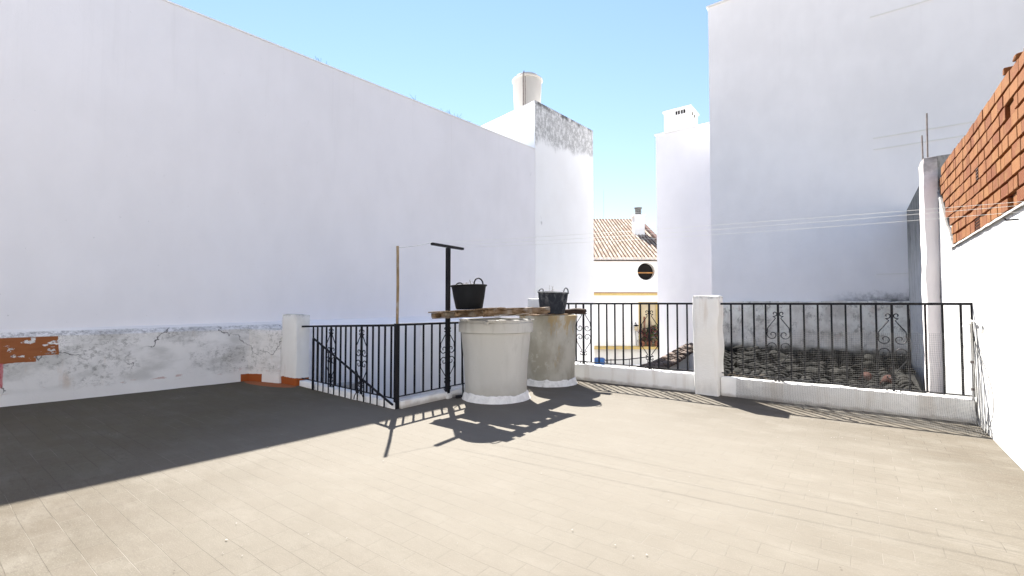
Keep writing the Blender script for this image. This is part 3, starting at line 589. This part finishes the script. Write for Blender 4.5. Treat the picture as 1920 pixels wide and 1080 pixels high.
# cement ledge and diagonal
m=MB()
pts=[]
for i in range(60):
    y=1+6.76*i/59; pts.append(y)
vs=[]
for y in pts:
    j=.012*noise.noise(Vector((y*6,1,1))); vs+=[(.90+j,y,1.868),(.903+j,y,1.885+j),(.945,y,1.92+j),(.99,y,1.925)]
m.add(vs,[(i*4+j,i*4+j+1,(i+1)*4+j+1,(i+1)*4+j) for i in range(59) for j in range(3)],.5)
dg=[(7.76,1.88),(7.95,2.065),(8.22,2.205),(8.5,2.465),(8.86,2.79)]
m.tube([(.935,y,z+.012) for y,z in dg],[.018,.026,.02,.026,.02],6)
m.build('cement_ledge',M['ledge'],rw,50)
random.seed(21); bm=MB(); hm=MB(); z=1.925; row=0
def dz(y): return .012*math.sin(y*1.7)+.01*noise.noise(Vector((y*.8,row*.3,0)))
while row<9:
    y=1.0-random.random()*.2
    while y<8.84:
        L=random.choice((.235,.235,.24,.12,.16,.19,.235)); g=random.choice((.006,.008,.011,.016)); y1=y+L
        yc=(y+y1)/2; sc_=1+(yc-6.5)*.03; h=.1215*sc_
        diag=7.74+(z-1.9)*1.22
        if y1<8.85 and y1<diag+.16:
            a,b=y+g/2+.002,min(y1-g/2-.002,8.835); zz=1.925+(z-1.925)*sc_+dz(yc)*.7
            h2=h
            crack=abs(yc-(5.08+.06*math.sin(z*9)))<.10
            perf=(abs(yc-6.33)<.10 and row in (0,4))
            if h2>.05:
                xo=random.uniform(-.002,.003)
                if perf:
                    bm.box(.947,1.02,a,b,zz,zz+h2-.004)
                    for i in range(5):
                        for j in range(4):
                            hy=a+(b-a)*(i+.5)/5; hz_=zz+(h2)*(j+.5)/4
                            hm.box(.9395,.946,hy-.010,hy+.010,hz_-.008,hz_+.008)
                elif crack and row<7 and random.random()<.55:
                    bm.rough(.960,1.02,a+.02,b-.02,zz+.004,zz+h2-.012,.006,.003,.2,9)
                else:
                    tone=random.random(); s0=len(bm.v); tl=random.uniform(-.004,.004)
                    bm.rough(.938+xo,1.02,a+.001,b-.001,zz,zz+h2-random.choice((.017,.021,.026)),.003,.0010,.12,9,shear=lambda v:(v.x,v.y,v.z+tl*(v.y-a)/(b-a)))
                    for q in range(s0,len(bm.v)): bm.t[q]=tone
        y=y1
    z+=.1215; row+=1
bm.build('brick_course',M['brick'],rw); hm.build('brick_hole',M['bhole'],rw)
m=MB()
for (y,zz,w_) in ((4.80,2.985,.035),(5.12,2.99,.03),(3.9,2.95,.08)): m.rough(.93,1.03,y,y+w_,zz-.03,zz+.022,.01,.01,.04,12)
m.build('broken_brick',M['brick'],rw,40)
tag(MB().tube([(.84,9.0,3.25),(.845,9.0,3.98)],.011,6).build('steel_rod',M['rebar'],None,50,(.84,9,3.28)),'taller pale steel rod sticking up from the pier on the right wall','rod','steel rods on the pier')
tag(MB().tube([(.787,8.98,3.25),(.783,8.98,3.66)],.010,6).build('steel_rod',M['rebar'],None,50,(.785,9,3.28)),'shorter dark steel rod sticking up from the pier on the right wall','rod','steel rods on the pier')
tag(MB().tube([(.93,4.79,1.80),(.86,4.80,1.80),(.852,4.80,1.815)],.006,6).build('wall_hook',M['iron'],None,50,(.92,4.79,1.8)),'small dark hook in the right wall just under the bricks','hook')
wp=thing('water_pipe',(.89,6.45,.25),'white painted water pipe with a small tap on the right wall above the mesh','pipe')
MB().tube([(.885,6.44,.24),(.887,6.44,.6),(.885,6.44,1.0),(.885,6.40,1.025),(.886,6.20,1.03),(.9,6.10,1.0),(.905,6.07,.93)],.010,8).build('pipe_run',M['pvc'],wp,60)
m=MB(); m.tube([(.885,6.44,1.0),(.875,6.45,1.045)],[.016,.012],8); m.bar((.86,6.42,1.055),(.885,6.49,1.055),.012,.01); m.tube([(.88,6.42,1.0),(.83,6.40,.985),(.825,6.40,.965)],.009,6); m.build('tap',M['pvc'],wp,60)
for z_ in (.62,.35): MB().lathe([(.014,z_-.012),(.0155,z_-.012),(.0155,z_+.012),(.014,z_+.012)],(.886,6.44),10).build('pipe_clip',M['rebar'],wp,60)

# ------------------------------------------------------------------ clotheslines
def line(a,b,sag,r=.0015,n=24):
    a=Vector(a); b=Vector(b); m=MB()
    m.tube([a.lerp(b,i/n)-Vector((0,0,sag*4*(i/n)*(1-i/n))) for i in range(n+1)],r,5); return m
G='clotheslines from the T post to the right wall'
for (ya_,yb,zb,sg,lb_) in ((4.03,4.38,1.86,.02,'uppermost white clothesline crossing in front of the right building'),(4.30,4.47,1.85,.03,'middle white clothesline crossing in front of the right building'),(4.58,4.60,1.825,.035,'lowest white clothesline crossing in front of the right building')):
    tag(line((-4.19,ya_-.05,1.948),(.925,yb,zb),sg).build('clothesline',M['cord'],None,60,(-4.16,ya_,1.95)),lb_,'clothesline',G)
tag(line((-4.235,3.47,1.84),(-4.18,3.96,1.95),.01,.002).build('clothesline',M['wire'],None,60,(-4.2,3.5,1.85)),'short thin wire from the rusty pole top to the T post crossbar','wire')

# ------------------------------------------------------------------ right-hand big building
bb=thing('white_building',(0,14,0),'tall blank white building wall behind the right railing, its shaded face reaching above the photo','building')
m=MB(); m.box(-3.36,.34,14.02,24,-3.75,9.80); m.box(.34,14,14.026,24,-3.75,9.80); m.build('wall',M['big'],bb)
m=MB(); m.box(-3.40,14.03,13.985,24.03,9.803,9.855); m.build('roof_coping',M['farwhite'],bb)
m=MB()
for (z_,x1_,) in ((8.13,14),(5.165,14),(4.89,14)): m.box(.342,x1_,14.012,14.025,z_-.012,z_+.012)
m.box(.342,.93,14.010,14.025,1.885,1.905); m.build('string_line',M['farwhite'],bb)
# small building
s_b=thing('small_white_building',(-4.5,15.5,0),'narrower lower white building left of the tall one, carrying a vented chimney box','building')
m=MB(); m.box(-5.46,-3.37,15.5,24,-3.75,6.93); m.build('wall',M['tall'],s_b)
m=MB(); m.box(-5.50,-3.365,15.46,24,6.933,6.98); m.build('roof_coping',M['white'],s_b)
cb=thing('chimney_box',(-4.83,16.2,6.98),'white chimney box with small vent slots on the roof of the narrow building','chimney')
m=MB(); m.box(-5.27,-4.40,15.8,16.7,6.98,7.76); m.build('chimney_body',M['white'],cb)
m=MB(); m.box(-5.31,-4.36,15.76,16.74,7.763,7.82); m.build('cap_slab',M['white'],cb)
for x_ in (-4.80,-4.62,): 
    m=MB(); m.box(x_-.07,x_+.07,15.792,15.797,7.60,7.72); v_=m.build('vent',M['darkin'],cb); m=MB()
    m.box(x_-.008,x_+.008,15.78,15.79,7.60,7.72); m.build('vent_bar',M['white'],v_)
for y_ in (16.05,16.35):
    m=MB(); m.box(-4.397,-4.392,y_-.09,y_+.09,7.55,7.69); m.build('vent',M['darkin'],cb)

# ------------------------------------------------------------------ annex with mossy tiles + sooty wall
an=thing('annex_roof',(-.5,9,0),'low neighbouring roof of dark mossy clay tiles seen through the mesh railing','tiled roof')
def wxe(y): return -1.66-(y-6.7)*.232
xme=lambda y:.56+.045*(y-6.8)
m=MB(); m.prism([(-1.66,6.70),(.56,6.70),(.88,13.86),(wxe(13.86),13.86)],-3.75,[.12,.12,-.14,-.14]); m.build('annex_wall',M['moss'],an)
tm=MB(); random.seed(5)
def halftile(mb,p,d,up,side,L,r0,r1,n=6,tone=None):
    p=Vector(p); vs=[]
    for q,r in ((0,r0),(1,r1)):
        for k in range(n+1):
            a=math.pi*k/n; vs.append(p+d*L*q+side*math.cos(a)*r+up*math.sin(a)*r)
    k=n+1; mb.add(vs,[(i,i+1,k+i+1,k+i) for i in range(n)],tone)
x=-3.2
while x<.88:
    y=6.74+random.uniform(-.03,.03)
    while y<13.7:
        if wxe(y)+.05<x<xme(y)-.05:
            zz=.135-(y-6.7)*.037+random.uniform(-.012,.015); j=random.uniform(-.02,.02)
            d=Vector((j,1,-.037+random.uniform(-.03,.05))).normalized()
            halftile(tm,(x+random.uniform(-.015,.015),y,zz-.03),d,Vector((0,0,1)),Vector((1,0,0)),.40,.088,.070,6,random.random()*.94 if random.random()>.012 else .99)
        y+=.34
    x+=.185
# loose heaped tiles
for k in range(30):
    y=random.uniform(7.0,12.5); x=random.uniform(max(wxe(y)+.2,-2.6),.42); a=random.uniform(0,6.28); d=Vector((math.cos(a),math.sin(a),random.uniform(-.2,.5))).normalized(); sd=d.cross(Vector((0,0,1))).normalized()
    halftile(tm,(x,y,.22-(y-6.7)*.037+random.uniform(0,.06)),d,sd.cross(d),sd,.30,.075,.06,6,random.random()*.9)
for x_ in (-1.385,-1.27,-1.15,-1.035): halftile(tm,(x_,6.79,.20),Vector((.05,1,.15)).normalized(),Vector((0,-.2,1)).normalized(),Vector((1,0,0)),.30,.05,.045,8,.2)
for (x_,y_) in ((.02,8.1),(.26,7.95)): halftile(tm,(x_,y_,.10),Vector((.2,1,.35)).normalized(),Vector((0,-.3,1)).normalized(),Vector((1,0,0)),.22,.06,.052,8,.99)
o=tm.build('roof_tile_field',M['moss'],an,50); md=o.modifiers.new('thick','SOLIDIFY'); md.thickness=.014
m=MB(); m.rough(-3.40,.915,13.86,13.985,-.3,1.255,.02,.015,.15); tag(m.build('sooty_wall',M['soot'],None,35,(-1.2,13.9,0)),'low sooty grey wall at the foot of the tall right building behind the mesh railing','wall')

# ------------------------------------------------------------------ tile-topped garden wall (seen through the left part of the terrace railing)
gw=thing('garden_wall',(-3.6,10,-3.7),'white yard wall capped with a rough strip of brown tiles behind the plain railing','wall')
a=Vector((-3.05,6.75,0)); b=Vector((-4.10,15.3,0)); d=(b-a).normalized(); nrm=Vector((-d.y,d.x,0))
def seg(t): return a+d*t
L=(b-a).length
m=MB(); q=[seg(0)-nrm*.0,seg(L)-nrm*.0,seg(L)+nrm*.2,seg(0)+nrm*.2]; m.prism([(v.x,v.y) for v in q],-3.7,-.20); m.build('wall_body',M['white'],gw)
tm=MB(); random.seed(9); t=0
while t<L-.2:
    for k,o_ in enumerate((-.05,.09,.22)):
        p=seg(t+random.uniform(-.03,.03))+nrm*o_; p.z=-.17+.03*math.sin(t*1.1)+random.uniform(-.015,.015)
        halftile(tm,p,(d+Vector((0,0,random.uniform(-.06,.08)))).normalized(),Vector((0,0,1)),-nrm,.36,.085,.07)
    t+=.26
M['oldtile']=simple('brown_lichened_tile',(.115,.085,.068),.95,.5,6,stain=((.30,.27,.24),.55,.7))
o=tm.build('tile_capping',M['oldtile'],gw,50); md=o.modifiers.new('thick','SOLIDIFY'); md.thickness=.014
m=MB(); q=[seg(0)-nrm*.09,seg(L)-nrm*.09,seg(L)+nrm*.27,seg(0)+nrm*.27]; m.prism([(v.x,v.y) for v in q],-.197,-.165); m.build('capping_bed',M['oldtile'],gw)
tag(MB().box(-3.52,-3.40,12.9,13.2,-3.7,-.0).build('drain_stub',M['iron'],None) if False else MB().lathe([(0,-3.7),(.05,-3.7),(.05,.12),(.07,.13),(.07,.25),(0,.25)],(-4.0,14.85),12).build('vent_pipe',M['oldiron'],None,40,(-4.,14.85,-3.7)),'dark vent pipe at the far end of the tile capped yard wall','pipe')

# ------------------------------------------------------------------ far house (local frame: x right, y away, rotated to face the terrace)
th=R(36.8); HR=30.
def house_thing(name,lx,ly,z,label,cat,group=None):
    e=bpy.data.objects.new(name,None); C.objects.link(e); e.location=(lx*math.cos(th)-ly*math.sin(th),lx*math.sin(th)+ly*math.cos(th),z); e.rotation_euler=(0,0,th); e['_base']=(lx,ly,z); tag(e,label,cat,group); return e
h=house_thing('tiled_house',8,30,-3.7,'distant white house with pale clay tile roof and a round window','house')
m=MB(); 
# facade with a round hole: build ring of quads
cx,cz,rw_=8.69,3.27,.56; n=32; y=30.0
sq=[]
for j in range(n):
    a=2*math.pi*j/n; c_,s_=math.cos(a),math.sin(a); k=.9/max(abs(c_),abs(s_)); sq.append((cx+c_*k,cz+s_*k))
vs=[(cx+rw_*math.cos(2*math.pi*j/n),y,cz+rw_*math.sin(2*math.pi*j/n)) for j in range(n)]+[(p[0],y,p[1]) for p in sq]+[(cx+rw_*math.cos(2*math.pi*j/n),y+.45,cz+rw_*math.sin(2*math.pi*j/n)) for j in range(n)]
m.add(vs,[(n+j,n+(j+1)%n,(j+1)%n,j) for j in range(n)]+[(j,(j+1)%n,2*n+(j+1)%n,2*n+j) for j in range(n)],.5)
def fq(x0,x1,z0,z1): m.add([(x0,y,z0),(x1,y,z0),(x1,y,z1),(x0,y,z1)],[(0,1,2,3)],.5)
fq(0,cx-.9,1.9,4.17); fq(cx+.9,14,1.9,4.17); fq(cx-.9,cx+.9,1.9,cz-.9)
fq(0,8.17,-3.7,1.9); fq(9.48,14,-3.7,1.9); fq(8.17,9.48,1.3,1.9); fq(8.17,9.48,-3.7,-1.55)
m.build('facade',M['farwhite'],h)
m=MB(); m.box(0,14,30.46,39,-3.7,4.0); m.build('house_core',M['farwhite'],h)
m=MB(); m.add([(cx+.75*math.cos(2*math.pi*j/n),30.44,cz+.75*math.sin(2*math.pi*j/n)) for j in range(n)],[tuple(range(n))],.5); wn_=m.build('round_window',M['darkin'],h)
m=MB(); m.box(cx-.55,cx+.55,30.25,30.40,cz-.10,cz-.03); m.build('beam',M['woodor'],wn_)
m=MB(); m.box(0,14,29.88,29.998,3.88,4.17); m.build('cornice',M['farwhite'],h)
m=MB(); m.box(0,14,29.93,29.997,1.72,1.86); m.build('ochre_band',M['yellow'],h)
m=MB(); m.box(0,14,29.91,29.998,1.863,1.92); m.build('brown_line',M['brownline'],h)
m=MB(); m.box(0,9.9,29.45,29.998,-1.70,-1.58); m.box(0,9.9,29.40,29.998,-1.577,-1.53); m.build('balcony_slab',M['yellow'],h)
dr=MB().box(8.33,9.32,30.10,30.16,-1.52,1.3).build('balcony_door',M['cream'],h)
MB().box(8.17,8.33,29.97,30.15,-1.53,1.3).build('door_frame',M['yellow'],dr); MB().box(9.32,9.48,29.97,30.15,-1.53,1.3).build('door_frame',M['yellow'],dr)
MB().box(8.50,8.62,30.05,30.095,-1.4,.35).build('red_panel',M['terracotta'],dr)
for i in range(2): MB().box(8.42+.47*i,8.80+.47*i,30.07,30.098,-1.2,.95).build('pane',M['cream'],dr)
sl_=.466; rm=MB(); random.seed(3); xx=3.0; ca=math.atan(sl_)
d=Vector((0,math.cos(ca),math.sin(ca))); up=Vector((0,-math.sin(ca),math.cos(ca)))
m=MB(); m.add([(2.5,29.7,3.93),(10.55,29.7,3.93),(10.55,38.9,8.19),(2.5,38.9,8.19)],[(0,1,2,3)],.5); rf=m.build('roof',M['chan'],h)
Lr=9.2/math.cos(ca); 
while xx<10.5:
    t=0
    while t<Lr-.3:
        p=Vector((xx,29.62,4.0))+d*t; halftile(rm,p,d,up,Vector((1,0,0)),.46,.088,.068,5); t+=.40
    xx+=.25
rm.build('cover_tile',M['tile'],rf,50)
m=MB(); m.bar(Vector((10.62,29.6,4.02)),Vector((10.62,38.9,8.33)),.26,.16); m.build('verge',M['verge'],rf); m=MB(); m.bar((2.5,38.95,8.24),(10.7,38.95,8.24),.25,.16); m.build('ridge',M['verge'],rf)
m=MB(); m.add([(10.58,30,-3.7),(10.58,47.6,-3.7),(10.58,47.6,4.05),(10.58,38.9,8.12),(10.58,30,3.95)],[(0,1,2,3,4)],.5); m.build('gable_wall',M['farwhite'],h)
m=MB(); m.add([(2.5,39,8.19),(10.55,39,8.19),(10.55,48,4.),(2.5,48,4.)],[(3,2,1,0)],.5); m.build('rear_roof',M['chan'],rf)
# darker wing roof to the right of the gable
m=MB(); m.prism([(10.72,33.0),(15,33.0),(15,36.5),(10.72,36.5)],[5.2,3.2,3.2,5.2],[5.9,3.9,4.4,6.4]); m.build('wing_roof',M['verge'],h)
ch=house_thing('chimney',9.55,35,6.,'white square chimney with a round metal flue pot on the distant tiled roof','chimney')
MB().box(9.18,9.95,34.6,35.35,5.8,7.75).build('stack',M['white'],ch); MB().box(9.10,10.03,34.52,35.43,7.753,7.87).build('cap_slab',M['white'],ch)
m=MB(); 
for k in range(4): m.lathe([(.17,7.87+.13*k),(.25,7.88+.13*k),(.25,7.95+.13*k),(.17,7.97+.13*k)],(9.56,34.97),20)
m.lathe([(0,8.39),(.30,8.39),(.30,8.46),(0,8.52)],(9.56,34.97),20); m.build('flue_pot',M['steelpot'],ch,40)
at_=house_thing('roof_tank',7.9,43,6.5,'pale blue tank and thin mast just above the distant ridge','tank')
m=MB(); m.box(8.85,9.55,44,44.7,7.6,9.05); m.build('tank_body',M['paleblue'],at_); MB().tube([(8.75,44,7.6),(8.75,44,12.0)],.010,5).build('mast',M['paleblue'],at_)
# yard level things
lp=house_thing('wall_lamp',7.93,29.9,-.3,'dark wall lantern left of the yellow framed door of the distant house','lamp')
m=MB(); m.tube([(7.93,29.99,-.12),(7.93,29.80,-.02),(7.93,29.70,-.12)],.02,6); m.lathe([(0,-.12),(.16,-.2),(.19,-.24),(.02,-.26)],(7.93,29.7),12); m.build('lamp_arm',M['iron'],lp,50)
MB().lathe([(.10,-.26),(.13,-.30),(.10,-.50),(.04,-.54)],(7.93,29.7),10).build('lamp_glass',M['cream'],lp,50)
MB().tube([(7.96,29.97,-.3),(8.0,29.97,-1.5)],.015,5).build('cable',M['iron'],lp,50)
pt=house_thing('potted_shrub',8.75,29.7,-1.53,'bushy potted plant with reddish leaves in front of the yellow framed door','potted plant')
for x_ in (8.3,8.75,9.25): MB().lathe([(0,-1.53),(.13,-1.53),(.19,-1.2),(.20,-1.18),(.17,-1.18),(0,-1.2)],(x_,29.68),16).build('pot',M['terracotta'],pt,40)
random.seed(13)
def foliage(c,rad,nleaf,mats,par,sz):
    ms=[MB() for _ in mats]
    cl=[Vector((random.gauss(0,.45)*rad[0],random.gauss(0,.4)*rad[1],random.gauss(0,.5)*rad[2])) for _ in range(16)]
    for k in range(nleaf):
        p=Vector(c)+random.choice(cl)+Vector((random.gauss(0,.16)*rad[0],random.gauss(0,.2)*rad[1],random.gauss(0,.18)*rad[2]))
        a=Vector((random.uniform(-1,1),random.uniform(-1,1),random.uniform(-1,1))).normalized(); b=a.orthogonal().normalized(); s_=sz*random.uniform(.5,1.3)
        random.choice(ms).add([p-a*s_,p+b*s_*.4,p+a*s_,p-b*s_*.4],[(0,1,2,3)])
    for mm,mt,nm in zip(ms,mats,('foliage','red_foliage')): mm.build(nm,M[mt],par)
foliage((8.78,29.6,-.75),(.62,.3,.55),2200,('leaf','redleaf'),pt,.075)
m=MB()
for k in range(9): m.tube([(8.3+.1*k,29.65,-1.2),(8.3+.1*k+random.uniform(-.15,.15),29.6,-.7),(8.3+.1*k+random.uniform(-.2,.2),29.6,-.1+random.uniform(-.3,.3))],.012,5)
m.build('stem',M['twig'],pt)
bn=house_thing('blue_bin',5.15,27.5,-3.7,'blue plastic bin in the yard at the left end of the plain railing','bin')
MB().lathe([(0,-3.7),(.26,-3.7),(.32,-2.15),(.34,-2.12),(.34,-2.06),(.24,-2.0),(0,-1.98)],(5.15,27.5),20).build('bin_body',M['blue'],bn,40)
MB().lathe([(.335,-2.3),(.355,-2.3),(.355,-2.25),(.335,-2.25)],(5.15,27.5),20).build('bin_rim',M['blue'],bn,40)
yr=house_thing('yard_rail',6.5,27.8,-3.7,'thin dark handrail on a low white wall in front of the distant house','handrail')
MB().tube([(4.6,27.8,-2.2),(6.8,27.8,-2.15),(8.4,27.8,-1.95)],.03,6).build('handrail',M['iron'],yr,50)
for x_ in (5.9,7.0,8.1): MB().tube([(x_,27.8,-3.7),(x_,27.8,-2.1)],.02,6).build('upright',M['iron'],yr,50)
yw=house_thing('yard_wall',6.5,28.3,-3.7,'low white wall below the balcony of the distant house','wall')
MB().box(2,12,28.1,28.35,-3.7,-2.55).build('wall_body',M['farwhite'],yw); MB().box(2,12,28.05,28.40,-2.547,-2.50).build('coping',M['farwhite'],yw)

# ------------------------------------------------------------------ floor litter
random.seed(31); m=MB()
def chip(mb,x,y,s):
    k=random.choice((3,4,5)); a0=random.uniform(0,6.28); z=.007
    s*=.5
    mb.add([(x+s*random.uniform(.5,1)*math.cos(a0+6.28*i/k),y+s*random.uniform(.4,1)*math.sin(a0+6.28*i/k),z+random.uniform(0,.002)) for i in range(k)]+[(x,y,z+s*.06)],[(i,(i+1)%k,k) for i in range(k)])
for k in range(330):
    x=random.uniform(-7.6,.85); y=random.uniform(.3,6.3)
    if x<-4.2 and y>3.3: continue
    chip(m,x,y,random.choice((.004,.005,.007,.010,.014)))
for (cx_,cy_) in ((-2.45,1.02),(-3.9,1.9),(-4.2,2.2),(-1.2,3.4),(-.2,5.1),(-.9,2.2),(-6.9,2.2),(-5.5,1.2)):
    for k in range(7): chip(m,cx_+random.gauss(0,.07),cy_+random.gauss(0,.05),random.choice((.006,.01,.016)))
tag(m.build('paint_chips',M['chip']),'scattered pale flakes of paint and plaster on the terrace floor','debris',kind='stuff')
m=MB()
for k in range(90):
    x=random.uniform(-5.,.85); y=random.uniform(.3,6.3)
    if x<-4.2 and y>3.3: continue
    chip(m,x,y,random.choice((.004,.006,.009,.012)))
for k in range(160):
    x=random.uniform(-4.1,.88); chip(m,x,6.47+random.gauss(0,.03),random.choice((.006,.01,.016,.022)))
for k in range(50): chip(m,.88-abs(random.gauss(0,.03)),random.uniform(2.5,6.4),random.choice((.005,.009)))
tag(m.build('dark_crumbs',M['dchip']),'small dark crumbs and dead leaves scattered over the terrace floor','debris',kind='stuff')
for o in C.objects:
    if '_base' in o: del o['_base']
